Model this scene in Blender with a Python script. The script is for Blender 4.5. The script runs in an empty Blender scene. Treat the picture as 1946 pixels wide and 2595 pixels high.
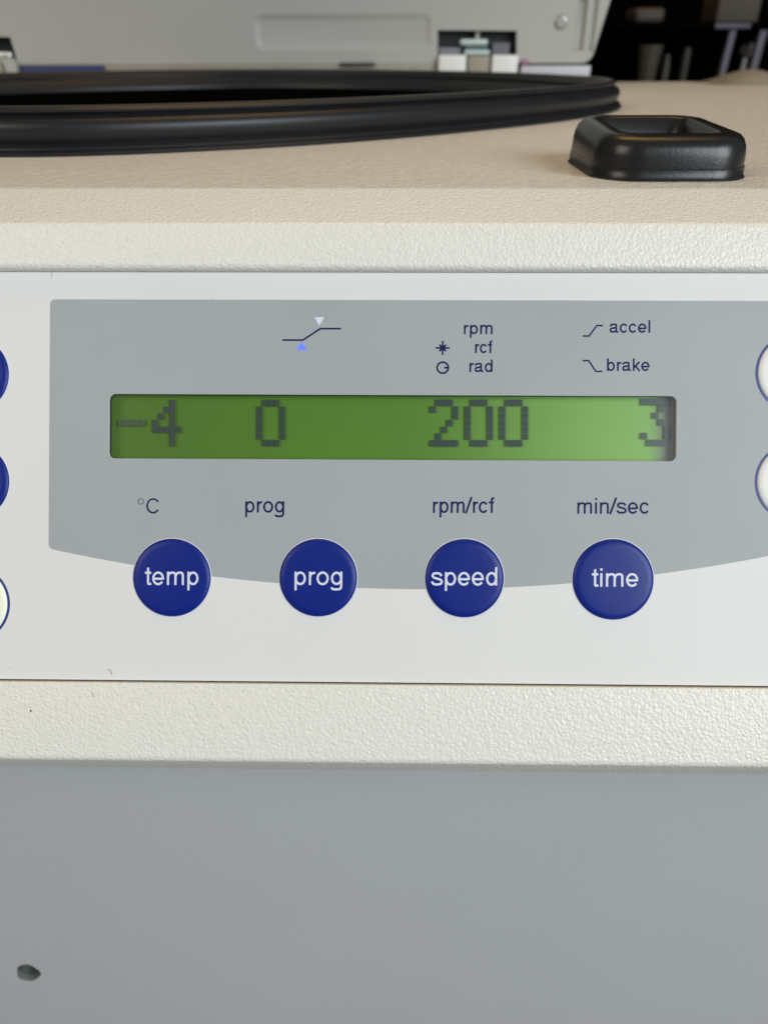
import bpy, bmesh, math, random
from mathutils import Vector, Matrix
from mathutils.geometry import tessellate_polygon

sc = bpy.context.scene
COL = sc.collection
MM = 0.001
random.seed(7)

# ------------------------------------------------------------------ camera
CAM = Vector((0.0, 0.0, 0.370))           # metres; lens 26 mm above the machine's lid deck
PITCH, YAW, ROLL = math.radians(32.0), math.radians(0.9), math.radians(-0.13)
F_PX, CX, CY = 1875.0, 973.0, 1297.5      # focal length and centre of the 1946 x 2595 photograph
cd = bpy.data.cameras.new('camera')
cam = bpy.data.objects.new('camera', cd)
COL.objects.link(cam)
cd.sensor_fit = 'VERTICAL'
cd.sensor_height = 36.0
cd.lens = F_PX / 2595.0 * 36.0
cd.clip_start, cd.clip_end = 0.005, 50.0
R0 = Matrix.Rotation(YAW, 4, 'Z') @ Matrix.Rotation(math.pi / 2 - PITCH, 4, 'X') @ Matrix.Rotation(ROLL, 4, 'Z')
cam.matrix_world = Matrix.Translation(CAM) @ R0
cd.dof.use_dof = True
cd.dof.focus_distance = 0.150
cd.dof.aperture_fstop = 19.0
sc.camera = cam

# ------------------------------------------------------------------ world and lamps
w = bpy.data.worlds.new("World")
sc.world = w
w.use_nodes = True
w.node_tree.nodes['Background'].inputs[0].default_value = (0.86, 0.93, 1.0, 1)
w.node_tree.nodes['Background'].inputs[1].default_value = 0.13


def area(name, loc, target, size, size_y, power, color):
    l = bpy.data.lights.new(name, 'AREA')
    l.shape = 'RECTANGLE'
    l.size, l.size_y, l.energy, l.color = size, size_y, power, color
    o = bpy.data.objects.new(name, l)
    COL.objects.link(o)
    o.location = loc
    o.rotation_euler = (Vector(target) - Vector(loc)).to_track_quat('-Z', 'Y').to_euler()
    return o


area('window_light', (1.15, -1.02, 1.02), (0, 0.15, 0.3), 1.0, 1.0, 30.5, (0.86, 0.94, 1.0))
area('left_fill_light', (-1.25, -0.80, 1.35), (0, 0.2, 0.3), 0.9, 0.9, 11.5, (1.0, 0.88, 0.72))  # warm fill added from the left, stands for no known lamp
area('ceiling_light', (0.1, 0.85, 2.3), (0, 0.45, 0.3), 1.2, 0.5, 11.0, (1.0, 0.57, 0.15))

sc.view_settings.view_transform = 'Standard'
sc.view_settings.look = 'None'
sc.view_settings.exposure = 0.0
sc.view_settings.gamma = 1.0


# ------------------------------------------------------------------ materials
def mat(name, color, rough=0.5, bump=None, spec=0.5, metal=0.0, vary=0.0, vscale=60.0, emit=None, coat=0.0, fleck=0.0):
    m = bpy.data.materials.new(name)
    m.use_nodes = True
    nt = m.node_tree
    b = nt.nodes['Principled BSDF']
    b.inputs['Base Color'].default_value = (*color, 1)
    b.inputs['Roughness'].default_value = rough
    b.inputs['Specular IOR Level'].default_value = spec
    b.inputs['Metallic'].default_value = metal
    b.inputs['Coat Weight'].default_value = coat
    tc = nt.nodes.new('ShaderNodeTexCoord')
    if emit:
        b.inputs['Emission Color'].default_value = (*emit[:3], 1)
        b.inputs['Emission Strength'].default_value = emit[3]
    if vary:
        n = nt.nodes.new('ShaderNodeTexNoise')
        n.inputs['Scale'].default_value = vscale
        n.inputs['Detail'].default_value = 4
        nt.links.new(tc.outputs['Object'], n.inputs['Vector'])
        r = nt.nodes.new('ShaderNodeMapRange')
        r.inputs['From Min'].default_value, r.inputs['From Max'].default_value = 0.3, 0.7
        r.inputs['To Min'].default_value, r.inputs['To Max'].default_value = 1 - vary, 1 + vary
        nt.links.new(n.outputs['Fac'], r.inputs['Value'])
        x = nt.nodes.new('ShaderNodeVectorMath')
        x.operation = 'SCALE'
        x.inputs[0].default_value = color
        nt.links.new(r.outputs[0], x.inputs['Scale'])
        nt.links.new(x.outputs[0], b.inputs['Base Color'])
    if bump:
        prev = None
        for sc_, dist, det in bump:
            if det < 0:                      # rounded grains
                n = nt.nodes.new('ShaderNodeTexVoronoi')
                n.feature = 'SMOOTH_F1'
                n.inputs['Scale'].default_value = sc_
                n.inputs['Smoothness'].default_value = 0.6
                nt.links.new(tc.outputs['Object'], n.inputs['Vector'])
                bp = nt.nodes.new('ShaderNodeBump')
                bp.invert = True
                bp.inputs['Strength'].default_value = 1.0
                bp.inputs['Distance'].default_value = dist
                nt.links.new(n.outputs['Distance'], bp.inputs['Height'])
                if prev:
                    nt.links.new(prev.outputs[0], bp.inputs['Normal'])
                prev = bp
                continue
            n = nt.nodes.new('ShaderNodeTexNoise')
            n.inputs['Scale'].default_value = sc_
            n.inputs['Detail'].default_value = det
            n.inputs['Roughness'].default_value = 0.45
            nt.links.new(tc.outputs['Object'], n.inputs['Vector'])
            bp = nt.nodes.new('ShaderNodeBump')
            bp.inputs['Strength'].default_value = 1.0
            bp.inputs['Distance'].default_value = dist
            nt.links.new(n.outputs['Fac'], bp.inputs['Height'])
            if prev:
                nt.links.new(prev.outputs[0], bp.inputs['Normal'])
            prev = bp
        nt.links.new(prev.outputs[0], b.inputs['Normal'])
    return m


M_HOUSE = mat('cream textured enamel', (0.76, 0.745, 0.675), 0.36, bump=[(1500, 0.00012, -1), (1900, 0.00016, 2), (700, 0.00007, 1)], vary=0.03, vscale=900)
M_DECK = mat('cream textured enamel deck', (0.69, 0.655, 0.585), 0.42, bump=[(1350, 0.00016, -1), (420, 0.00045, 3)], vary=0.07, vscale=420)
M_LOWER = mat('grey smooth enamel', (0.475, 0.49, 0.495), 0.52, bump=[(420, 0.00006, 2), (1600, 0.00002, 2)], vary=0.022, vscale=9)
M_FOIL = mat('white satin foil', (0.72, 0.72, 0.70), 0.5, spec=0.35, bump=[(2600, 0.00001, 2)], vary=0.012, vscale=30)
M_FIELD = mat('grey satin print', (0.355, 0.385, 0.395), 0.5, spec=0.35, bump=[(2600, 0.00001, 2)], vary=0.02, vscale=40)
M_NAVY = mat('navy print', (0.008, 0.008, 0.085), 0.55, spec=0.2)
M_BLUE = mat('blue satin key', (0.0004, 0.014, 0.20), 0.40, spec=0.34, bump=[(2400, 0.00001, 2)], vary=0.03, vscale=120)
M_WHITEPRINT = mat('white print', (0.68, 0.71, 0.82), 0.5)
M_KEYWHITE = mat('white satin key', (0.78, 0.78, 0.76), 0.45, bump=[(2400, 0.00001, 2)])
M_KEYLIT = mat('pale key lit from behind', (0.80, 0.82, 0.70), 0.45, emit=(0.80, 0.85, 0.55, 0.10))
M_KEYRING = mat('blue ring print', (0.012, 0.035, 0.20), 0.45)
M_RUBBER = mat('black rubber', (0.010, 0.011, 0.013), 0.42, bump=[(900, 0.00003, 3)], spec=0.42, vary=0.12, vscale=50)
M_MOULD = mat('black moulded plastic', (0.011, 0.011, 0.011), 0.30, bump=[(1500, 0.000022, 2)], spec=0.45)
M_BOWL = mat('dark chamber metal', (0.002, 0.002, 0.0018), 0.8, spec=0.0)
M_LID = mat('warm grey lid plastic', (0.40, 0.395, 0.36), 0.5, bump=[(300, 0.00004, 2)], vary=0.02, vscale=8)
M_DARK = mat('dark recess', (0.008, 0.016, 0.015), 0.6)
M_GAP = mat('black seam', (0.004, 0.004, 0.004), 0.9)
M_STEEL = mat('zinc plated steel', (0.62, 0.63, 0.62), 0.35, metal=0.85, vary=0.1, vscale=200)
M_WHITEBLOCK = mat('white hinge block', (0.74, 0.74, 0.70), 0.4)
M_TEAL = mat('pale green plated tongue', (0.50, 0.62, 0.58), 0.35)
M_TAN = mat('tan enamel bar', (0.30, 0.265, 0.21), 0.5, vary=0.05, vscale=40)
M_BLUETAPE = mat('blue tape', (0.018, 0.032, 0.12), 0.5)
M_LILAC = mat('lilac enamel', (0.10, 0.09, 0.13), 0.5)
M_PINK = mat('pink wire', (0.35, 0.16, 0.26), 0.5)
M_SPECK = mat('brown speck', (0.05, 0.035, 0.02), 0.8)
M_HAIR = mat('grey lint', (0.30, 0.29, 0.27), 0.8)
M_WALL = mat('black wall', (0.0025, 0.0025, 0.002), 0.9, spec=0.05, vary=0.3, vscale=3)
M_BENCH = mat('grey beige bench top', (0.14, 0.125, 0.105), 0.7, spec=0.2, vary=0.05, vscale=9)
M_BOX = mat('tan cardboard', (0.09, 0.072, 0.05), 0.7, vary=0.12, vscale=20)
M_BOTTLE = mat('beige plastic', (0.075, 0.062, 0.042), 0.5, vary=0.06, vscale=30)
M_RACK = mat('blackish rack enamel', (0.002, 0.002, 0.0018), 0.9, spec=0.0)
M_KNOB = mat('pale knob', (0.36, 0.33, 0.30), 0.4)


def lcd_material():
    m = bpy.data.materials.new('green lcd backlight with painted reflection')
    m.use_nodes = True
    nt = m.node_tree
    b = nt.nodes['Principled BSDF']
    tc = nt.nodes.new('ShaderNodeTexCoord')
    sp = nt.nodes.new('ShaderNodeSeparateXYZ')
    nt.links.new(tc.outputs['Generated'], sp.inputs[0])
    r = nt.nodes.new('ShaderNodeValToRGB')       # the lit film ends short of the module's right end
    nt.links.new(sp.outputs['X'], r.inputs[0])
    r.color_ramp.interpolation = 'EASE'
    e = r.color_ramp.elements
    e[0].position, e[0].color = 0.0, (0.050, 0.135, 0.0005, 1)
    e[1].position, e[1].color = 0.93, (0.17, 0.36, 0.06, 1)  # paler stop: window reflection at the right, painted into colour and emission
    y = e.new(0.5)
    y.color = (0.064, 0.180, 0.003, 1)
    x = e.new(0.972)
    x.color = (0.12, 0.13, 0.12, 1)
    nt.links.new(r.outputs[0], b.inputs['Base Color'])
    nt.links.new(r.outputs[0], b.inputs['Emission Color'])
    b.inputs['Emission Strength'].default_value = 0.10
    b.inputs['Roughness'].default_value = 0.6
    return m


def glass_material():
    m = bpy.data.materials.new('clear window film')
    m.use_nodes = True
    nt = m.node_tree
    nt.nodes.remove(nt.nodes['Principled BSDF'])
    out = nt.nodes['Material Output']
    t = nt.nodes.new('ShaderNodeBsdfTransparent')
    g = nt.nodes.new('ShaderNodeBsdfGlossy')
    g.inputs['Roughness'].default_value = 0.32
    mx = nt.nodes.new('ShaderNodeMixShader')
    fr = nt.nodes.new('ShaderNodeFresnel')
    fr.inputs['IOR'].default_value = 1.36
    nt.links.new(fr.outputs[0], mx.inputs[0])
    nt.links.new(t.outputs[0], mx.inputs[1])
    nt.links.new(g.outputs[0], mx.inputs[2])
    nt.links.new(mx.outputs[0], out.inputs['Surface'])
    return m


def dot_material():
    m = mat('lcd dot', (0.018, 0.042, 0.034), 0.5)
    return m


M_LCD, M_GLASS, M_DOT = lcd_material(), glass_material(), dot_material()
M_DOTFAINT = mat('faint lcd dot', (0.030, 0.075, 0.030), 0.5)


# ------------------------------------------------------------------ geometry helpers
def worldpos(o):
    p = Vector((0, 0, 0))
    while o:
        p += o.location
        o = o.parent
    return p


def obj(name, data, material, parent=None, smooth=None, label=None, cat=None, group=None, kind=None):
    """data = (verts in world metres, faces); origin goes to the middle of the piece"""
    vs, fs = data
    vs = [Vector(v) for v in vs]
    lo = Vector([min(v[i] for v in vs) for i in range(3)])
    hi = Vector([max(v[i] for v in vs) for i in range(3)])
    c = (lo + hi) / 2
    if parent is None:
        c.z = lo.z
    me = bpy.data.meshes.new(name)
    me.from_pydata([v - c for v in vs], [], fs)
    me.update()
    bm = bmesh.new()
    bm.from_mesh(me)
    bmesh.ops.remove_doubles(bm, verts=bm.verts, dist=1e-7)
    bmesh.ops.recalc_face_normals(bm, faces=bm.faces)
    bm.to_mesh(me)
    bm.free()
    me.materials.append(material)
    if smooth:
        for p in me.polygons:
            p.use_smooth = True
        me.set_sharp_from_angle(angle=math.radians(smooth))
    o = bpy.data.objects.new(name, me)
    COL.objects.link(o)
    o.location = c - (worldpos(parent) if parent else Vector((0, 0, 0)))
    if parent:
        o.parent = parent
    if label: o['label'] = label
    if cat: o['category'] = cat
    if group: o['group'] = group
    if kind: o['kind'] = kind
    return o


def join(*ds):
    vs, fs = [], []
    for v, f in ds:
        n = len(vs)
        vs += list(v)
        fs += [tuple(i + n for i in q) for q in f]
    return vs, fs


SP, CP = math.sin(PITCH), math.cos(PITCH)
AX, UP = Vector((0, CP, -SP)), Vector((0, SP, CP))       # panel's inward normal and its "up"
D0 = 150.0                                               # mm from lens to panel


def P(u, v, h=0.0):
    """control panel coordinates in mm (right, up, out of the sheet) -> world"""
    return CAM + MM * (Vector((u, 0, 0)) + (D0 - h) * AX + v * UP)


def ray(x, y):
    return (R0.to_3x3() @ Vector(((x - CX) / F_PX, (CY - y) / F_PX, -1.0)))


def S(x, y):
    """a measurement on the control panel -> its (u, v) in mm"""
    d = ray(x, y)
    t = D0 / d.dot(AX)
    return d.x * t, d.dot(UP) * t


def Wy(x, y, Y):
    """a measurement on an upright surface Y mm in front of the lens -> (X, Z) mm (Z from the lens)"""
    d = ray(x, y)
    return d.x / d.y * Y, d.z / d.y * Y


def G(X, Y, Z):
    """mm relative to the lens -> world metres"""
    return CAM + MM * Vector((X, Y, Z))


def rrect(x0, y0, x1, y1, r, seg=6):
    if x0 > x1: x0, x1 = x1, x0
    if y0 > y1: y0, y1 = y1, y0
    pts = []
    for cx, cy, a in ((x1 - r, y0 + r, -90), (x1 - r, y1 - r, 0), (x0 + r, y1 - r, 90), (x0 + r, y0 + r, 180)):
        for i in range(seg + 1):
            t = math.radians(a + 90 * i / seg)
            pts.append((cx + r * math.cos(t), cy + r * math.sin(t)))
    return pts


def circle(cx, cy, r, n=64):
    return [(cx + r * math.cos(2 * math.pi * i / n), cy + r * math.sin(2 * math.pi * i / n)) for i in range(n)]


def plate(outer, holes, h0, h1, f, back=True):
    """flat plate between two heights with holes; f(a, b, h) -> world"""
    loops = [outer] + list(holes)
    flat = [p for l in loops for p in l]
    tris = tessellate_polygon([[Vector((p[0], p[1], 0)) for p in l] for l in loops])
    n = len(flat)
    vs = [f(p[0], p[1], h1) for p in flat] + [f(p[0], p[1], h0) for p in flat]
    fs = [tuple(t) for t in tris]
    if back:
        fs += [tuple(i + n for i in reversed(t)) for t in tris]
    k = 0
    for l in loops:
        m = len(l)
        for i in range(m):
            a, b = k + i, k + (i + 1) % m
            fs.append((a, b, b + n, a + n))
        k += m
    return vs, fs


def flat(outer, h, f):
    tris = tessellate_polygon([[Vector((p[0], p[1], 0)) for p in outer]])
    return [f(p[0], p[1], h) for p in outer], [tuple(t) for t in tris]


def fillet(pts, radii, seg=6):
    """round the inner corners of an open 2-D polyline"""
    out = [pts[0]]
    for i in range(1, len(pts) - 1):
        a, b, c = Vector(pts[i - 1]), Vector(pts[i]), Vector(pts[i + 1])
        r = radii[i - 1]
        if r <= 0:
            out.append(tuple(b))
            continue
        d0, d1 = (a - b).normalized(), (c - b).normalized()
        ang = math.acos(max(-1, min(1, d0.dot(d1))))
        t = r / math.tan(ang / 2)
        p0, p1 = b + d0 * t, b + d1 * t
        cen = b + (d0 + d1).normalized() * (r / math.sin(ang / 2))
        v0, v1 = p0 - cen, p1 - cen
        a0 = math.atan2(v0.y, v0.x)
        da = (math.atan2(v1.y, v1.x) - a0 + math.pi) % (2 * math.pi) - math.pi
        for k in range(seg + 1):
            q = a0 + da * k / seg
            out.append((cen.x + r * math.cos(q), cen.y + r * math.sin(q)))
    out.append(pts[-1])
    return out


def extrude_profile(prof, x0, x1, closed=True):
    """(Y, Z) profile in mm relative to the lens, swept from x0 to x1"""
    n = len(prof)
    vs = [G(x0, y, z) for y, z in prof] + [G(x1, y, z) for y, z in prof]
    fs = [(i, (i + 1) % n, (i + 1) % n + n, i + n) for i in range(n if closed else n - 1)]
    if closed:
        tris = tessellate_polygon([[Vector((p[0], p[1], 0)) for p in prof]])
        fs += [tuple(t) for t in tris] + [tuple(i + n for i in reversed(t)) for t in tris]
    return vs, fs


def box(x0, x1, y0, y1, z0, z1, b=0.0):
    if b <= 0:
        vs = [G(x, y, z) for z in (z0, z1) for y in (y0, y1) for x in (x0, x1)]
        return vs, [(0, 1, 3, 2), (4, 6, 7, 5), (0, 4, 5, 1), (2, 3, 7, 6), (0, 2, 6, 4), (1, 5, 7, 3)]
    bm = bmesh.new()
    bmesh.ops.create_cube(bm, size=1.0)
    for v in bm.verts:
        v.co = Vector((v.co.x * (x1 - x0), v.co.y * (y1 - y0), v.co.z * (z1 - z0)))
    bmesh.ops.bevel(bm, geom=list(bm.edges), offset=b, segments=3, affect='EDGES', profile=0.5)
    c = Vector(((x0 + x1) / 2, (y0 + y1) / 2, (z0 + z1) / 2))
    bm.verts.index_update()
    vs = [G(*(v.co + c)) for v in bm.verts]
    fs = [tuple(v.index for v in f.verts) for f in bm.faces]
    bm.free()
    return vs, fs


def lathe(prof, f, n=64, closed=False):
    """prof [(r, h)], f(x, y, h) -> world"""
    vs, fs = [], []
    m = len(prof)
    for i in range(n):
        a = 2 * math.pi * i / n
        for r, h in prof:
            vs.append(f(r * math.cos(a), r * math.sin(a), h))
    for i in range(n):
        j = (i + 1) % n
        for k in range(m if closed else m - 1):
            k2 = (k + 1) % m
            fs.append((i * m + k, j * m + k, j * m + k2, i * m + k2))
    if not closed:
        for k in (0, m - 1):
            if prof[k][0] > 1e-6:
                fs.append(tuple(i * m + k for i in range(n)))
    return vs, fs


def loft(loops, cap0=True, cap1=True):
    vs = [p for l in loops for p in l]
    n = len(loops[0])
    fs = []
    for k in range(len(loops) - 1):
        for i in range(n):
            j = (i + 1) % n
            fs.append((k * n + i, k * n + j, (k + 1) * n + j, (k + 1) * n + i))
    if cap0: fs.append(tuple(range(n)))
    if cap1: fs.append(tuple((len(loops) - 1) * n + i for i in range(n)))
    return vs, fs


def ribbon(pts, wd, closed=False):
    """flat stroke of width wd round a 2-D polyline -> (verts2d, faces)"""
    n = len(pts)
    L, Rr = [], []
    for i in range(n):
        p = Vector(pts[i])
        a = Vector(pts[i - 1]) if (i > 0 or closed) else None
        b = Vector(pts[(i + 1) % n]) if (i < n - 1 or closed) else None
        d0 = (p - a).normalized() if a is not None else None
        d1 = (b - p).normalized() if b is not None else None
        if d0 is None: d0 = d1
        if d1 is None: d1 = d0
        n0, n1 = Vector((-d0.y, d0.x)), Vector((-d1.y, d1.x))
        mdir = n0 + n1
        mdir = mdir.normalized() if mdir.length > 1e-6 else n0
        k = wd / 2 / max(0.35, mdir.dot(n0))
        L.append(p + mdir * k)
        Rr.append(p - mdir * k)
    vs = L + Rr
    fs = [(i, (i + 1) % n, (i + 1) % n + n, i + n) for i in range(n if closed else n - 1)]
    return vs, fs


def strokes(list_of, h, f, wd):
    """several strokes; each lies 2 microns above the one before it so none coincide"""
    vs, fs = [], []
    for k, (pts, closed) in enumerate(list_of):
        v, q = ribbon(pts, wd, closed)
        n = len(vs)
        vs += [f(p.x, p.y, h + 0.002 * (k % 8)) for p in v]
        fs += [tuple(i + n for i in t) for t in q]
    return vs, fs


# ------------------------------------------------------------------ sans-serif stroke letters (x-height = 1)
def bez(p0, p1, p2, p3, n=7):
    out = []
    for i in range(1, n + 1):
        t = i / n
        s = 1 - t
        out.append(tuple(s ** 3 * p0[k] + 3 * s * s * t * p1[k] + 3 * s * t * t * p2[k] + t ** 3 * p3[k] for k in (0, 1)))
    return out


def ell(cx, cy, rx, ry, a0, a1, n=20):
    return [(cx + rx * math.cos(math.radians(a0 + (a1 - a0) * i / n)), cy + ry * math.sin(math.radians(a0 + (a1 - a0) * i / n))) for i in range(n + 1)]


def glyph(ch, w):
    B, T, h = w / 2, 1 - w / 2, w / 2
    if ch == ' ': return 0.53, []
    if ch == 'p':
        return 1.06, [([(.13 + h, T + h), (.13 + h, -.40)], False), (ell(.56, .5, .42 - h, .51 - h, 0, 345, 24), True)]
    if ch == 'b':
        return 1.06, [([(.13 + h, 1.37), (.13 + h, 0)], False), (ell(.56, .5, .42 - h, .51 - h, 0, 345, 24), True)]
    if ch == 'd':
        return 1.06, [([(.94 - h, 1.37), (.94 - h, 0)], False), (ell(.51, .5, .42 - h, .51 - h, 0, 345, 24), True)]
    if ch == 'g':
        x = .94 - h
        tail = [(x, 1.0), (x, -.03)] + bez((x, -.03), (x, -.30), (.75, -.41 + h), (.50, -.41 + h)) + bez((.50, -.41 + h), (.30, -.41 + h), (.17, -.32), (.14, -.17))
        return 1.06, [(tail, False), (ell(.51, .5, .42 - h, .50 - h, 0, 345, 24), True)]
    if ch == 'o':
        return 1.06, [(ell(.53, .5, .46 - h, .515 - h, 0, 345, 24), True)]
    if ch == 'r':
        x = .14 + h
        return .64, [([(x, 0), (x, 1)], False), ([(x, .45)] + bez((x, .45), (x, .80), (.34, T + .005), (.62, T - .01)), False)]
    if ch in 'mn':
        xs = [.14 + h, .795, 1.45 - h] if ch == 'm' else [.14 + h, .93 - h]
        out = [([(xs[0], 0), (xs[0], 1)], False)]
        for a, b in zip(xs, xs[1:]):
            mid = a + (b - a) * .56
            out.append(([(a, .50)] + bez((a, .50), (a, .82), (a + (mid - a) * .45, T + .01), (mid, T + .01))
                        + bez((mid, T + .01), (b - .05, T + .01), (b, .86), (b, .66)) + [(b, 0)], False))
        return (1.59 if ch == 'm' else 1.06), out
    if ch == 'c':
        return .96, [(ell(.49, .5, .44 - h, .515 - h, 32, 325, 22), False)]
    if ch == 'e':
        arc = ell(.52, .5, .455 - h, .515 - h, 0, 325, 24)
        return 1.06, [([(.07 + h, .47), (.975 - h - .01, .47)], False), ([(.975 - h, .42)] + arc, False)]
    if ch == 'f':
        x = .24 + h
        return .53, [([(x, 0), (x, 1.1)] + bez((x, 1.1), (x, 1.30), (x + .06, 1.385 - h), (.56, 1.37 - h)), False), ([(.03, T), (.53, T)], False)]
    if ch == 't':
        x = .19 + h
        return .53, [([(x, 1.30), (x, .20)] + bez((x, .20), (x, .04), (.34, h), (.52, h + .01)), False), ([(.03, T), (.51, T)], False)]
    if ch == 'l': return .42, [([(.21, 0), (.21, 1.37)], False)]
    if ch == 'i': return .42, [([(.21, 0), (.21, 1)], False), ([(.21, 1.19), (.21, 1.37)], False)]
    if ch == 'k':
        return .96, [([(.13 + h, 0), (.13 + h, 1.37)], False), ([(.84, 1.0), (.16 + h, .36)], False), ([(.40, .58), (.87, 0)], False)]
    if ch == 'a':
        x = .86 - h
        bowl = [(x, .58)] + bez((x, .58), (.70, .50), (.52, .55), (.32, .49)) + bez((.32, .49), (.16, .44), (.07 + h, .38), (.07 + h, .26)) \
            + bez((.07 + h, .26), (.07 + h, .10), (.22, B), (.40, B)) + bez((.40, B), (.66, B), (x, .20), (x, .40))
        top = [(.15, .69)] + bez((.15, .69), (.18, .90), (.30, T + .01), (.50, T + .01)) + bez((.50, T + .01), (.74, T + .01), (x, .93), (x, .74)) \
            + [(x, .20)] + bez((x, .20), (x, .06), (.88, .03 + h * .6), (.99, .05 + h * .6), 4)
        return 1.06, [(top, False), (bowl, False)]
    if ch == 's':
        return .96, [([(.80, .70)] + bez((.80, .70), (.78, .88), (.64, T), (.47, T)) + bez((.47, T), (.27, T), (.15, .88), (.15, .745))
                      + bez((.15, .745), (.15, .59), (.32, .56), (.49, .515)) + bez((.49, .515), (.70, .465), (.84, .43), (.84, .27))
                      + bez((.84, .27), (.84, .12), (.67, B), (.48, B)) + bez((.48, B), (.26, B), (.12, .13), (.11, .31)), False)]
    if ch == '/': return .53, [([(-.02, -.04), (.53, 1.40)], False)]
    if ch == 'C': return 1.38, [(ell(.69, .685, .60 - h, .70 - h, 34, 326, 28), False)]
    raise ValueError(ch)


def word(text, x0, x1, base, xh, wpx, h, gap=0.0):
    """lettering whose ink spans x0..x1 and stands on y=base (measured on the panel); returns mesh data"""
    lo, ln = S(x0, base), S(x1, base)
    xhm = xh * D0 / F_PX
    wd_mm = wpx * D0 / F_PX
    w = wd_mm / xhm
    pen, st = 0.0, []
    for ch in text:
        adv, ss = glyph(ch, w)
        for pts, c in ss:
            st.append(([(p[0] + pen, p[1]) for p in pts], c))
        pen += adv + gap
    xs = [p[0] for pts, _ in st for p in pts]
    a, b = min(xs) - w / 2, max(xs) + w / 2
    kx = (ln[0] - lo[0]) / (b - a)
    slope = (ln[1] - lo[1]) / (ln[0] - lo[0])
    sts = []
    for pts, c in st:
        sts.append(([((p[0] - a) * kx + lo[0], p[1] * xhm + lo[1] + slope * (p[0] - a) * kx) for p in pts], c))
    return strokes(sts, h, P, wd_mm)


# ------------------------------------------------------------------ the place round the machine
def structure(name, data, m):
    return obj(name, data, m, kind='structure')


structure('bench', box(-1500, 1500, -120, 1560, -400, -370, 3), M_BENCH)
structure('wall', box(-2200, 2200, 1600, 1640, -1200, 1500), M_WALL)

# ------------------------------------------------------------------ the centrifuge
root = bpy.data.objects.new('centrifuge', None)
COL.objects.link(root)
root.location = G(-15, 440, -370)
root['label'] = 'cream and grey laboratory centrifuge with blue round keys, green display and raised lid'
root['category'] = 'centrifuge'
XL, XR = -430, 400
TOP = -26.0
RC = (-109.2, 470.0)                       # centre of the rotor chamber


def pv(v, h):
    q = P(0, v, h) - CAM
    return q.y / MM, q.z / MM


RAD = [(-90, 238), (-75, 227.8), (-60, 216.8), (-46, 211.6), (-32, 214.2), (-15, 223.6), (0, 230.9), (15, 228.8), (35, 227.8), (58, 231.9), (78, 240.2), (90, 242.3)]


def chamber_r(deg):
    deg = (deg + 180) % 360 - 180
    if deg > 90: deg = 180 - deg
    if deg < -90: deg = -180 - deg
    ks = [(-105, 227.8)] + RAD + [(102, 240.2)]
    for i in range(1, len(ks) - 2):
        if deg <= ks[i + 1][0] + 1e-9:
            t = (deg - ks[i][0]) / (ks[i + 1][0] - ks[i][0])
            a, b, c, d = [q[1] for q in ks[i - 1:i + 3]]
            return .5 * (2 * b + (c - a) * t + (2 * a - 5 * b + 4 * c - d) * t * t + (3 * b - a - 3 * c + d) * t ** 3)
    return RAD[-1][1]


def ring_f(ref):
    # swept section: radii given for a gasket of outer radius ref
    def f(x, y, h):
        r_ = math.hypot(x, y)
        if r_ < 1e-6:
            return G(RC[0], RC[1], TOP + h)
        R_ = chamber_r(math.degrees(math.atan2(y, x)))
        q = (R_ + (r_ - ref)) if r_ > ref * .8 else r_ * (R_ / ref)
        return G(RC[0] + x / r_ * q, RC[1] + y / r_ * q, TOP + h)
    return f


# deck with the round chamber opening, separate front trim below its edge
deck_outer = [(XL, 174.7), (XR, 174.7), (XR, 802), (XL, 802)]
obj('top_cover', plate(deck_outer, [[(RC[0] + (chamber_r(t * 2) - 10) * math.cos(math.radians(t * 2)), RC[1] + (chamber_r(t * 2) - 10) * math.sin(math.radians(t * 2))) for t in range(180)]], -3, 0, lambda a, b, h: G(a, b, TOP + h)), M_DECK, root, smooth=30)
ed = pv(57.75, 1.9)
prof = fillet([(172, TOP - 6.0), (174.73, TOP - 3.0), (174.73, TOP + 0.5), (173.2, TOP + 0.35), ed, pv(48.75, 1.9), pv(48.6, 0.04), pv(48.75, 0.02), pv(55, -4.0)], [0, .3, .8, 1.6, 1.1, 0, 0], 8)
obj('upper_trim', extrude_profile(prof, XL, XR), M_HOUSE, root, smooth=40)
b0, b1 = -34.90, -55.75
prof = fillet([pv(-30, -3.5), pv(b0, -3.5), pv(b0, 1.0), pv(-50.55, 1.0), pv(b1 - .1, -10), (126, -133), (134, -133)], [0, 0.35, 1.6, 0.8, 0], 8)
obj('lower_trim', extrude_profile(prof + [(134, -96)], XL, XR), M_HOUSE, root, smooth=40)
obj('seam', plate([(XL + 2, -36), (XR - 2, -36), (XR - 2, 50), (XL + 2, 50)], [rrect(*S(270, 1180), *S(1720, 985), 0.5, 2)], -3.2, -2.4, P), M_GAP, root)

# lower front with a punched oval hole
hc = Wy(72, 2466, 130)
hole = []
for i in range(28):
    a = 2 * math.pi * i / 28
    rr = 1 + 0.07 * math.sin(3 * a + 1) + 0.04 * math.sin(5 * a)
    ex, ey = 3.9 * rr * math.cos(a), 6.0 * rr * math.sin(a)
    hole.append((hc[0] + ex * .93 + ey * .36, hc[1] - ex * .42 + ey * .9))
F = lambda Y: (lambda a, b, h: G(a, Y - h, b))
obj('lower_front', plate([(XL, -362), (XR, -362), (XR, -110), (XL, -110)], [hole], -2, 0, F(130)), M_LOWER, root, smooth=30)
cup = loft([[G(p[0], 130.2, p[1]) for p in hole], [G(p[0], 137, p[1]) for p in hole],
            [G(hc[0] + (p[0] - hc[0]) * .6, 140, hc[1] + (p[1] - hc[1]) * .6) for p in hole]], cap0=False)
obj('hole_cup', cup, mat('greenish grey hole lining', (0.09, 0.105, 0.095), 0.6), root, smooth=60)
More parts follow.
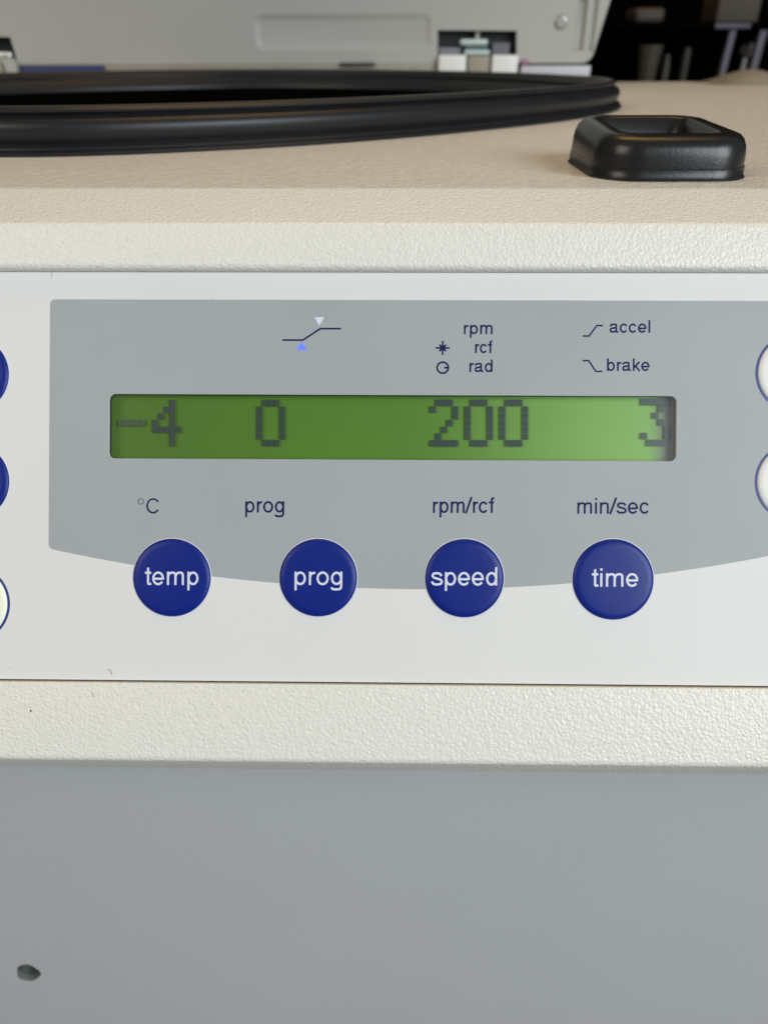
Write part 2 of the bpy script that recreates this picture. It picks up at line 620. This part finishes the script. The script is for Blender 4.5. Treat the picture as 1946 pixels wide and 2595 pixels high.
obj('side_panel', box(XL, XL + 3, 136, 802, -362, -30), M_LOWER, root)
obj('side_panel', box(XR - 3, XR, 136, 802, -362, -30), M_LOWER, root)
obj('rear_panel', box(XL + 3.1, XR - 3.1, 799, 802, -362, -30), M_LOWER, root)
for fx in (XL + 40, XR - 40):
    for fy in (180, 760):
        obj('foot', lathe([(14, -370), (16, -366), (16, -362)], lambda x, y, h, a=fx, b=fy: G(a + x, b + y, h), 24), M_RUBBER, root, smooth=40)
obj('floor_plate', box(XL + 4, XR - 4, 137, 798, -361.9, -360), M_LOWER, root)

# chamber bowl under the gasket
obj('rotor_chamber', lathe([(193.9, -0.4), (192, -6), (188, -60), (170, -150), (60, -170), (0.0, -170)], ring_f(204.2), 180), M_BOWL, root, smooth=50)
gp = [(190, -3), (203.4, 0.05), (204.2, 0.3), (204.3, 0.9), (203.7, 1.25), (203.45, 1.45), (203.65, 1.75), (203.4, 2.3), (202.0, 2.7), (201.3, 3.2), (201.9, 4.2), (202.6, 5.8),
      (202.7, 7.2), (202.1, 8.5), (200.8, 9.5), (199.7, 9.9), (199.1, 10.3), (199.4, 10.75), (200.2, 11.1), (200.3, 11.7), (199.5, 12.3), (197.8, 12.7), (196.5, 12.3),
      (195.6, 11.2), (195.4, 10.0), (194.4, 9.3), (194.2, 8.3), (194.6, 7.4), (193.0, 6.3), (192.4, 4.0), (190.6, 2.6), (190.0, 0)]
obj('chamber_gasket', lathe(gp, ring_f(204.2), 216, closed=True), M_RUBBER, root, smooth=55)


# black latch surround on the deck
def latch_loop(x0, x1, y0, y1, r, z, seg=7):
    return [G(a, b, TOP + z * (0.78 + 0.18 * (b - 186.0) / 44.4)) for a, b in rrect(x0, y0, x1, y1, r, seg)]   # lower at the front


lx0, lx1, ly0, ly1 = 46.4, 83.5, 186.0, 230.4
lv = []
for ins, z, r in ((0.0, 0.02, 10.5), (0.0, .45, 10.5), (.3, .8, 10.3), (.4, 3.2, 10.2), (.55, 3.3, 10.2), (.7, 6.4, 10.0), (1.0, 8.4, 9.7), (1.6, 10.0, 9.1), (2.5, 11.1, 8.2), (3.7, 11.6, 7.0),
                  (6.6, 11.6, 4.4), (7.3, 11.1, 3.8), (8.0, 7.6, 3.4), (8.8, 6.4, 3.0)):
    lv.append(latch_loop(lx0 + ins, lx1 - ins, ly0 + ins * 1.15, ly1 - ins, r, z))
latch = obj('latch_surround', loft(lv, cap0=True, cap1=True), M_MOULD, root, smooth=50)
obj('latch_slot', loft([latch_loop(58, 72, 203, 216, 1.5, 6.42), latch_loop(58, 72, 203, 216, 1.5, 6.9), latch_loop(59, 71, 204, 215, 1.0, 6.9), latch_loop(59, 71, 204, 215, 1, 6.5)]), M_DARK, latch, smooth=30)

# ------------------------------------------------------------------ control panel sheet
win = [S(277, 998), S(1713, 1169)]
win_pts = rrect(win[0][0], win[1][1], win[1][0], win[0][1], 1.25, 7)
panel = obj('control_panel', plate([(XL + .6, -34.55), (XR - .6, -34.55), (XR - .6, 48.55), (XL + .6, 48.55)], [win_pts], -0.5, 0.0, P), M_FOIL, root)
# grey field
cu = S(1045, 1493)[0]
fl, ft = S(126, 1100)[0], S(1000, 760.5)[1]
fr = 2 * cu - fl + 2
vb = S(1045, 1493)[1]
vl = S(135, 1390)[1]
half = cu - fl
sag = vl - vb
Rf = (half * half + sag * sag) / (2 * sag)
fieldpts = []
N = 60
r = 1.2
for i in range(N + 1):
    u = fl + r + (fr - fl - 2 * r) * i / N
    fieldpts.append((u, vb + Rf - math.sqrt(max(0, Rf * Rf - (u - cu) ** 2))))
ybl = fieldpts[0][1]
ybr = fieldpts[-1][1]


def qcurve(p0, c, p1, n=6):
    return [((1 - t) ** 2 * p0[0] + 2 * t * (1 - t) * c[0] + t * t * p1[0], (1 - t) ** 2 * p0[1] + 2 * t * (1 - t) * c[1] + t * t * p1[1]) for t in [k / n for k in range(1, n)]]


fieldpts += qcurve(fieldpts[-1], (fr, ybr + .2), (fr, ybr + r * 1.2)) + [(fr, ybr + r * 1.2), (fr, ft - r)]
fieldpts += qcurve((fr, ft - r), (fr, ft), (fr - r, ft)) + [(fr - r, ft), (fl + r, ft)]
fieldpts += qcurve((fl + r, ft), (fl, ft), (fl, ft - r)) + [(fl, ft - r), (fl, ybl + r * 1.2)]
fieldpts += qcurve((fl, ybl + r * 1.2), (fl, ybl + .2), fieldpts[0])
obj('grey_field', plate(fieldpts, [win_pts], 0.005, 0.03, P, back=False), M_FIELD, panel)

HT = 0.045


def legend(text, x0, x1, base, xh=23.2, wpx=4.5, gap=0.0, lab=None):
    obj('lettering', word(text, x0, x1, base, xh, wpx, HT, gap), M_NAVY, panel, label=lab or 'navy word ' + text)


legend('rpm', 1175, 1247.7, 846.8)
legend('rcf', 1203.5, 1249, 894.9)
legend('rad', 1189, 1247.7, 943)
legend('accel', 1543.5, 1646.5, 843.4)
legend('brake', 1537, 1645, 940.2)
legend('prog', 622, 720.5, 1299, 29, 5.1)
legend('rpm/rcf', 1097, 1254, 1300, 29, 5.1)
legend('min/sec', 1462, 1643, 1302, 29, 5.1)
# degree C
c_ = word('C', 371.5, 403.5, 1301, 28, 4.4, HT)
du, dv = S(357.8, 1270.7)
deg = strokes([(circle(du, dv, 0.56, 28), True)], HT, P, 0.13)
obj('lettering', join(c_, deg), M_NAVY, panel, label='navy degree sign and letter C')


def polyline(name, pts, wpx, lab):
    obj(name, strokes([([S(*p) for p in pts], False)], HT, P, wpx * D0 / F_PX), M_NAVY, panel, label=lab)


polyline('ramp_symbol', [(716, 861.8), (767.5, 862), (812, 833), (864, 833)], 4.4, 'long navy ramp line between two triangles')
polyline('ramp_symbol', [(1476, 851.6), (1491.6, 851.6), (1511.8, 825), (1526.8, 825)], 4.0, 'rising navy ramp line')
polyline('ramp_symbol', [(1475, 913.8), (1490.7, 913.8), (1509, 941.3), (1525, 941.3)], 4.0, 'falling navy ramp line')
obj('triangle', flat([S(797, 804), S(809.5, 826.3), S(821.8, 804)], HT, P), M_WHITEPRINT, panel, label='white triangle pointing down')
M_LED = mat('blue lit triangle', (0.03, 0.05, 0.3), 0.5, emit=(0.12, 0.20, 1.0, 1.0))
obj('triangle', flat([S(765, 867), S(752.5, 887), S(778.5, 887)], HT, P), M_LED, panel, label='blue glowing triangle pointing up')
M_HALO = mat('painted blue lens glow', (0.30, 0.34, 0.45), 0.5, emit=(0.10, 0.18, 0.9, 0.16))  # lens glow round the lit triangle, painted as a faintly emitting patch
obj('painted_glow', flat([S(765, 863.5), S(748.7, 889), S(782.2, 889)], 0.037, P), M_HALO, panel)
# star and dial symbols
su, sv = S(1121.5, 881.8)
k = D0 / F_PX
st = []
for i in range(4):
    a = math.radians(45 * i)
    L = (18 if i % 2 == 0 else 12) * k
    st.append(([(su - L * math.cos(a), sv - L * math.sin(a)), (su + L * math.cos(a), sv + L * math.sin(a))], False))
star = strokes(st, HT, P, 4.2 * k)
obj('star_symbol', join(star, flat(circle(su, sv, 7.5 * k, 24), HT + .02, P)), M_NAVY, panel)
su, sv = S(1121.5, 931.8)
obj('dial_symbol', strokes([(circle(su, sv, 14 * k, 36), True), ([(su + 3.5 * k, sv), (su + 13 * k, sv)], False)], HT, P, 4.6 * k), M_NAVY, panel)

# ------------------------------------------------------------------ display behind the window
d0, d1 = (win[0][0] - 3.0, win[1][1] - 2.0), (win[1][0] + 3.0, win[0][1] + 2.0)
LCDH = -1.6
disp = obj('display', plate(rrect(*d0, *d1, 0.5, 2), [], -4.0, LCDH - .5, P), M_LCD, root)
obj('window_film', flat(rrect(win[0][0] + .01, win[1][1] + .01, win[1][0] - .01, win[0][1] - .01, 1.24, 7), -0.08, P), M_GLASS, disp)
obj('window_wall', plate(rrect(win[0][0] - .5, win[1][1] - .5, win[1][0] + .5, win[0][1] + .5, 1.6, 6), [rrect(win[0][0] + .004, win[1][1] + .004, win[1][0] - .004, win[0][1] - .004, 1.25, 7)], LCDH, -0.51, P), mat('black window gasket', (0.03, 0.03, 0.03), .7), disp)
BITS = {'-': '00000 00000 00000 11111 00000 00000 00000', '4': '00010 00110 01010 10010 11111 00010 00010',
        '0': '01110 10001 10001 10001 10001 10001 01110', '2': '01110 10001 00001 00010 00100 01000 11111',
        '3': '11111 00010 00100 00010 00001 10001 01110'}


def digit(ch, x0, x1, y0, y1, m=M_DOT, lab=None):
    ds = []
    sc_ = (D0 - LCDH) / D0
    for rI, row in enumerate(BITS[ch].split()):
        for c, b in enumerate(row):
            if b == '1':
                px, py = (x1 - x0) / 5, (y1 - y0) / 7
                g = 0.35
                a = S(x0 + c * px + g, y0 + rI * py + g)
                e = S(x0 + (c + 1) * px - g, y0 + (rI + 1) * py - g)
                ds.append(flat([(a[0] * sc_, a[1] * sc_), (a[0] * sc_, e[1] * sc_), (e[0] * sc_, e[1] * sc_), (e[0] * sc_, a[1] * sc_)], LCDH, P))
    obj('digit' if ch != '-' else 'minus_sign', join(*ds), m, disp, label=lab)


digit('-', 299, 369, 1013, 1130, M_DOTFAINT, 'faint minus sign of dots')
digit('4', 387, 459, 1013, 1131, lab='digit 4 in square dots')
digit('0', 651, 723, 1013, 1131, lab='digit 0 standing alone')
digit('2', 1090, 1161, 1012, 1132, lab='digit 2 in square dots')
digit('0', 1178, 1249, 1012, 1132, lab='digit 0, middle of the 200')
digit('0', 1266, 1338, 1012, 1132, lab='digit 0, last of the 200')
digit('3', 1624, 1697, 1010, 1131, lab='digit 3 half lost in the dark edge')


# ------------------------------------------------------------------ round keys
def key(cx, cy, rpx, style, text=None, span=None, base=None):
    u, v = S(cx, cy)
    R = rpx * k
    f = lambda x, y, h: P(u + x, v + y, h)
    if style == 'blue':
        dome = [(R - .02, .03), (R - .04, .12), (R - .2, .30), (R - .5, .46), (R - .95, .56), (R - 1.5, .60), (R * .5, .62), (0, .62)]
        b = obj('key', lathe(dome, f, 72), M_BLUE, root, smooth=60, label='blue round key' + (' marked ' + text if text else ' cut by the left edge'))
        obj('rim', lathe([(R + .14, .012), (R + .12, .05), (R - .01, .09), (R - .01, .012)], f, 72, closed=True), M_WHITEPRINT, b, smooth=60)
        if text:
            obj('lettering', word(text, span[0], span[1], base, 33.8, 5.5, .65), M_WHITEPRINT, b, label='white word ' + text)
    else:
        m = M_KEYLIT if style == 'lit' else M_KEYWHITE
        wR = 6.3 * k
        dome = [(R - wR + .0, .03), (R - wR - .05, .14), (R - wR - .3, .32), (R - wR - .8, .44), (R - wR - 1.4, .48), (0, .50)]
        b = obj('key', lathe(dome, f, 72), m, root, smooth=60, label='pale lit round key with a blue ring' if style == 'lit' else 'white round key with a blue ring')
        obj('ring', lathe([(R, .012), (R - .02, .06), (R - wR + .02, .08), (R - wR + .02, .012)], f, 72, closed=True), M_KEYRING, b, smooth=60)


key(436.7, 1463.5, 99.3, 'blue', 'temp', (368, 505.5), 1481.7)
key(806.8, 1463.7, 98.8, 'blue', 'prog', (747.7, 868), 1481.7)
key(1176.4, 1465, 99.5, 'blue', 'speed', (1091.6, 1258.2), 1483)
key(1552.3, 1468, 102, 'blue', 'time', (1494, 1613.5), 1486)
key(-73, 949, 99, 'blue')
key(-72, 1220, 99, 'blue')
key(-72, 1530, 100, 'lit')
key(2015, 945, 101, 'white')
key(2013, 1222, 101, 'white')


# tiny dirt on the front
def speck(x, y, r, h, m):
    u, v = S(x, y)
    pts = [(u + r * (1 + .4 * random.uniform(-1, 1)) * math.cos(t * math.pi / 4), v + r * (1 + .4 * random.uniform(-1, 1)) * math.sin(t * math.pi / 4)) for t in range(8)]
    vs = [P(a, b, h) for a, b in pts] + [P(u, v, h + r * .6)]
    return vs, [(i, (i + 1) % 8, 8) for i in range(8)]


obj('speck', speck(85, 1798, .26, 1.03, M_SPECK), M_SPECK, root, smooth=60)
obj('speck', speck(1767, 668, .16, 1.03, M_SPECK), M_SPECK, root, smooth=60)
for x, y, r in ((541, 757, .09), (187, 900, .07), (1007, 872, .14), (1031, 947, .07), (1276, 922, .07), (640, 956, .08), (1752, 827, .08), (26, 1693, .10), (1800, 1434, .09),
                (1662, 1170, .05), (650, 1557, .10), (676, 1580, .07), (1338, 854, .07), (28, 1290 + 100, .06), (160, 1768, .07), (751, 1211, .06), (1807, 1308, .08), (385, 1176, .05)):
    obj('speck', speck(x, y, r, .035, M_SPECK), M_HAIR, root, smooth=60)


def lint(pts, wd, h):
    obj('lint', strokes([([S(*p) for p in pts], False)], h, P, wd), M_HAIR, root)


lint([(274, 1695), (281, 1700), (285, 1709)], .16, .06)
lint([(130, 690), (134, 697), (130, 706)], .07, .06)
lint([(240, 1752), (244, 1764)], .12, 1.06)

# ------------------------------------------------------------------ raised lid behind the chamber
LY = 728.0


def Lp(x, y):
    return Wy(x, y, LY)


def Lq(*pts):
    return [Lp(*p) for p in pts]


def grow(pts, d):
    cx = sum(p[0] for p in pts) / len(pts)
    cz = sum(p[1] for p in pts) / len(pts)
    out = []
    for x, z in pts:
        out.append((x + (d if x > cx else -d), z + (d if z > cz else -d)))
    return out


bl_z = Lp(1500, 168)[1]
xr0 = Lp(1497, 160)[0]
xr1 = Lp(1541, 0)[0]
ztop0 = Lp(1541, 0)[1]
lean = (xr1 - xr0) / (ztop0 - bl_z)
ZB = bl_z + 2.2
lid_h = 400.0
xc = RC[0]
xl0 = 2 * xc - xr0
outer = [(xr0 - 9, ZB)]
outer += qcurve((xr0 - 9, ZB), (xr0, ZB), (xr0 + lean * 9, ZB + 9)) + [(xr0 + lean * 9, ZB + 9), (xr1 + 2, ztop0 + 2), (xr1 + 8, ztop0 + 60), (xr1 + 8, ZB + lid_h - 30)]
outer += qcurve((xr1 + 8, ZB + lid_h - 30), (xr1 + 8, ZB + lid_h), (xr1 - 22, ZB + lid_h)) + [(xr1 - 22, ZB + lid_h)]
outer += [(2 * xc - a, b) for a, b in reversed(outer)]
slot = Lq((1109, 157), (1309, 157), (1309, 78), (1109, 76))
slotL = Lq((-60, 160), (46, 158), (27, 94), (-30, 92))
rec = rrect(*Lp(650, 128), *Lp(1093, 34), 5.5, 6)
ch1 = Lq((1452, 130), (1477, 130), (1492, -6), (1467, -6))
ch2 = Lq((1487, 132), (1501, 132), (1519, -6), (1506, -6))
big = [(a[0], 60.0) if False else a for a in ch1]
fL = lambda a, b, h: G(a, LY - h, b)
lid = obj('lid', plate(outer, [slot, slotL, rec, ch1, ch2], -6, 0, fL), M_LID, root, smooth=30)
obj('lid_shell', plate([(a, b) for a, b in outer], [], -48, -14, fL), M_LID, lid, smooth=30)


def recess(name, pts, inset, depth, m, lab=None):
    cx = sum(p[0] for p in pts) / len(pts)
    cz = sum(p[1] for p in pts) / len(pts)
    w_ = max(abs(p[0] - cx) for p in pts)
    h_ = max(abs(p[1] - cz) for p in pts)
    inn = [(cx + (p[0] - cx) * (1 - inset / w_), cz + (p[1] - cz) * (1 - min(.8, inset / h_))) for p in pts]
    vs, fs = loft([[fL(p[0], p[1], 0.0) for p in pts], [fL(p[0] * .8 + q[0] * .2, p[1] * .8 + q[1] * .2, -depth * .12) for p, q in zip(pts, inn)],
                   [fL(p[0] * .2 + q[0] * .8, p[1] * .2 + q[1] * .8, -depth * .88) for p, q in zip(pts, inn)], [fL(p[0], p[1], -depth) for p in inn]], cap0=False)
    return obj(name, (vs, fs), m, lid, smooth=60, label=lab)


recess('pressed_recess', rec, 4.5, 2.2, M_LID)
recess('groove', ch1, 2.2, 4.5, M_LID)
recess('groove', ch2, 1.4, 3.0, M_LID)
sx, sz = Lp(1421, 57)
scr = obj('screw', lathe([(5.2, 0.02), (5.2, 1.0), (4.4, 1.6), (3.0, 1.7), (2.8, .6), (0, .6)], lambda x, y, h: G(sx + x, LY - h, sz + y), 28), mat('dull steel', (.35,.34,.31), .35, metal=.6), lid, smooth=40)
obj('slot_backing', box(slot[0][0] - 2, slot[1][0] + 2, LY + 12, LY + 13.5, slot[0][1] - 2, slot[2][1] + 2), M_DARK, lid)
obj('slot_backing', box(slotL[0][0] - 2, slotL[1][0] + 2, LY + 12, LY + 13.5, slotL[0][1] - 2, slotL[2][1] + 2), M_DARK, lid)


# hinge hardware on the deck behind the chamber
def pbox(x0, y0, x1, y1, Y, depth, b=.4):
    a, c = Wy(x0, y1, Y), Wy(x1, y0, Y)
    return box(a[0], c[0], Y, Y + depth, a[1], c[1], b)


HY = 721.0
obj('hinge_block', pbox(1110, 139, 1182, 200, HY, 12, 1.2), M_WHITEBLOCK, root, smooth=40)
obj('hinge_block', pbox(1244, 139, 1314, 202, HY, 12, 1.2), M_WHITEBLOCK, root, smooth=40)
obj('hinge_core', pbox(1183, 141, 1243, 202, HY + 4, 8, .5), M_TAN, root, smooth=40)
tg = obj('hinge_tongue', pbox(1166, 99, 1236, 114, HY + 3, 6, 1.4), M_TEAL, root, smooth=40)
obj('hinge_tongue', pbox(1176, 127, 1242, 139, HY + 3, 6, 1.2), M_TEAL, root, smooth=40)
obj('hinge_web', pbox(1178, 112, 1236, 129, HY + 6, 3, .3), mat('dull green web', (0.10, 0.15, 0.14), .5), root)
obj('hinge_web', pbox(1204, 76, 1216, 100, LY + 5, 3, .3), M_LID, root)
obj('hinge_plate', pbox(1112, 120, 1168, 142, LY + 3, 4, .3), mat('grey violet plate', (0.20, 0.20, 0.22), .5), root)
obj('hinge_plate', pbox(1246, 108, 1292, 140, LY + 3, 4, .3), mat('dim violet plate', (0.13, 0.13, 0.15), .5), root)
obj('hinge_block', pbox(-40, 156, 12, 205, HY, 10, 1), M_TAN, root, smooth=40)
obj('hinge_block', pbox(12, 150, 36, 200, HY, 10, 1), M_LID, root, smooth=40)
obj('hinge_tongue', pbox(-30, 130, 26, 156, HY + 3, 8, 2), M_STEEL, root, smooth=40)
# bar under the lid, from left to right
obj('rear_bar', pbox(40, 156, 1108, 202, LY + .5, 20, .5), M_TAN, root, smooth=40)
obj('blue_tape', pbox(58, 166, 262, 200, LY - 3, 3, .3), M_BLUETAPE, root, smooth=40)
obj('dark_clip', pbox(862, 158, 950, 168, LY - 3, 4, .5), mat('dark green grey clip', (0.05, 0.055, 0.05), .5), root, smooth=40)
obj('rear_bar', pbox(950, 168, 1110, 202, LY + 2, 14, .5), M_LID, root, smooth=40)
obj('silver_strip', pbox(1318, 166, 1497, 196, LY - 2, 8, .8), mat('silver enamel', (0.50, 0.51, 0.54), .4), root, smooth=40)
obj('shadow_gap', pbox(1316, 155, 1494, 167, LY + 6.5, 3, .2), M_RACK, root)
obj('pink_wire', pbox(1320, 151, 1341, 165, LY - 4, 4, 1.6), M_PINK, root, smooth=60)

# ------------------------------------------------------------------ dim room behind
BY = 1300.0


def standing(name, x0, x1, ytop, prof, m, label, cat, Y=BY, group=None):
    """turned thing standing on the bench, top seen at ytop"""
    a, t = Wy(x0, ytop, Y)
    b, _ = Wy(x1, ytop, Y)
    cx_, R_ = (a + b) / 2, (b - a) / 2
    H = t + 370
    return obj(name, lathe([(R_ * r_, -370 + H * h_) for r_, h_ in prof], lambda x, y, h: G(cx_ + x, Y + y, h), 40), m, None, smooth=50, label=label, cat=cat, group=group)


standing('beaker', 1618, 1680, 114, [(.50, 0), (.52, .55), (.55, .80), (.80, .93), (.86, .94), (.84, .955), (.93, .97), (.96, .985), (1.0, 1.0)], M_BOTTLE,
         'dull beige flared beaker standing behind the deck, nearest the raised lid', 'beaker')
standing('short_bottle', 1680, 1702, 138, [(.8, 0), (.9, .8), (1, .95), (.6, 1.0)], mat('dim beige plastic', (0.05, 0.042, 0.03), .5), 'small dim beige bottle just right of the flared beaker', 'bottle')
rack = bpy.data.objects.new('storage_rack', None)
COL.objects.link(rack)
rxa, rz = Wy(1780, 70, BY)
rack.location = G(rxa + 60, BY, -370)
rack['label'] = 'dark storage rack with lilac shelf edge and slim posts in the dim background at right'
rack['category'] = 'rack'


def rackbox(name, x0, y0, x1, y1, Y, dep, m, tilt=0.0):
    vs, fs = pbox(x0, y0, x1, y1, Y, dep, .8)
    z1 = max(v.z for v in vs)
    vs = [Vector((v.x - tilt * (z1 - v.z), v.y, v.z)) for v in vs]
    return obj(name, (vs, fs), m, rack, smooth=40)


sh0, sh1 = Wy(1560, 70, BY)[0], Wy(2030, 70, BY)[0]
zs = Wy(1850, 64, BY)[1]
obj('shelf', box(sh0, sh1, BY + 4, BY + 200, zs - 6, zs + 3, 1), M_RACK, rack)
rackbox('shelf_edge', 1810, 59, 1903, 73, BY, 3, M_LILAC)
for x0, x1 in ((1851, 1867), (1928, 1946)):
    a, z = Wy(x0, 73, BY)
    c, _ = Wy(x1, 73, BY)
    top = zs - 6.2
    vs, fs = box(a, c, BY, BY + 14, -370, top, .8)
    vs = [Vector((v.x - 0.09 * (CAM.z + top * MM - v.z) * (1 if v.z > .2 else .6), v.y, v.z)) for v in vs]
    obj('post', (vs, fs), M_LILAC, rack, smooth=40)
for xx in (1742, 2030):
    a, _ = Wy(xx, 73, BY)
    obj('post', box(a - 20, a + 20, BY + 150, BY + 190, -370, zs + 300, 2), M_RACK, rack, smooth=40)
obj('shelf_wall', box(sh0, sh1, BY + 201, BY + 206, -368, zs + 300), M_RACK, rack)


def onshelf(name, x0, x1, ytop, m, label, cat, dy=12, dep=70, b=3):
    a, t = Wy(x0, ytop, BY + dy)
    c, _ = Wy(x1, ytop, BY + dy)
    return obj(name, box(a, c, BY + dy, BY + dy + dep, zs + 3.1, t, b), m, None, smooth=40, label=label, cat=cat)


onshelf('carton', 1826, 1934, -14, M_BOX, 'tan carton on the rack shelf above the lilac edge', 'carton')
onshelf('tray', 1612, 1688, 19, mat('dull brown plastic', (0.075, 0.055, 0.042), .6), 'dull brown tray on the rack shelf, beside the raised lid', 'tray', dy=10, dep=60, b=6)
standing('brush', 1732, 1752, 120, [(.6, 0), (.62, .8), (1, .9), (1, .98), (.8, 1.0)], mat('dim olive plastic', (0.06, 0.052, 0.035), .6),
         'slim dim olive tube standing midway between beaker and lilac posts', 'tube', Y=1340)
kx, kz = Wy(1893, 127, BY + 40)
kn = obj('knob_stand', join(box(kx - 3, kx + 3, BY + 42, BY + 48, -369.8, kz - 8), lathe([(0, 0), (6, 1), (10, 4), (11.2, 9), (10, 14), (6, 18), (0, 19)], lambda x, y, h: G(kx + x, BY + 40 + y, kz - 9.5 + h), 32)), M_KNOB, None, smooth=60,
         label='round pale knob on a thin stand between the lilac posts', cat='knob')
# low mound of cloth lying on the rear right of the deck
mx0, _ = Wy(1775, 205, 775)
mx1, _ = Wy(1990, 205, 775)
mh = Wy(1870, 176, 775)[1] - TOP
vs, fs = [], []
NX, NY = 40, 12
for j in range(NY + 1):
    for i in range(NX + 1):
        s, t = i / NX, j / NY
        hgt = max(0, math.sin(math.pi * s)) ** 1.5 * math.sin(math.pi * t) ** .6 * mh * (1 + .05 * math.sin(9 * s + 3 * t))
        vs.append(G(mx0 + (mx1 - mx0) * s, 732 + 66 * t, TOP + .3 + hgt))
for j in range(NY):
    for i in range(NX):
        a = j * (NX + 1) + i
        fs.append((a, a + 1, a + NX + 2, a + NX + 1))
mnd = obj('cloth', (vs, fs), mat('beige cloth', (0.25, 0.22, 0.17), .9, bump=[(400, .0003, 3)]), None, smooth=60, label='low crumpled beige cloth lying on the rear right corner of the deck', cat='cloth')
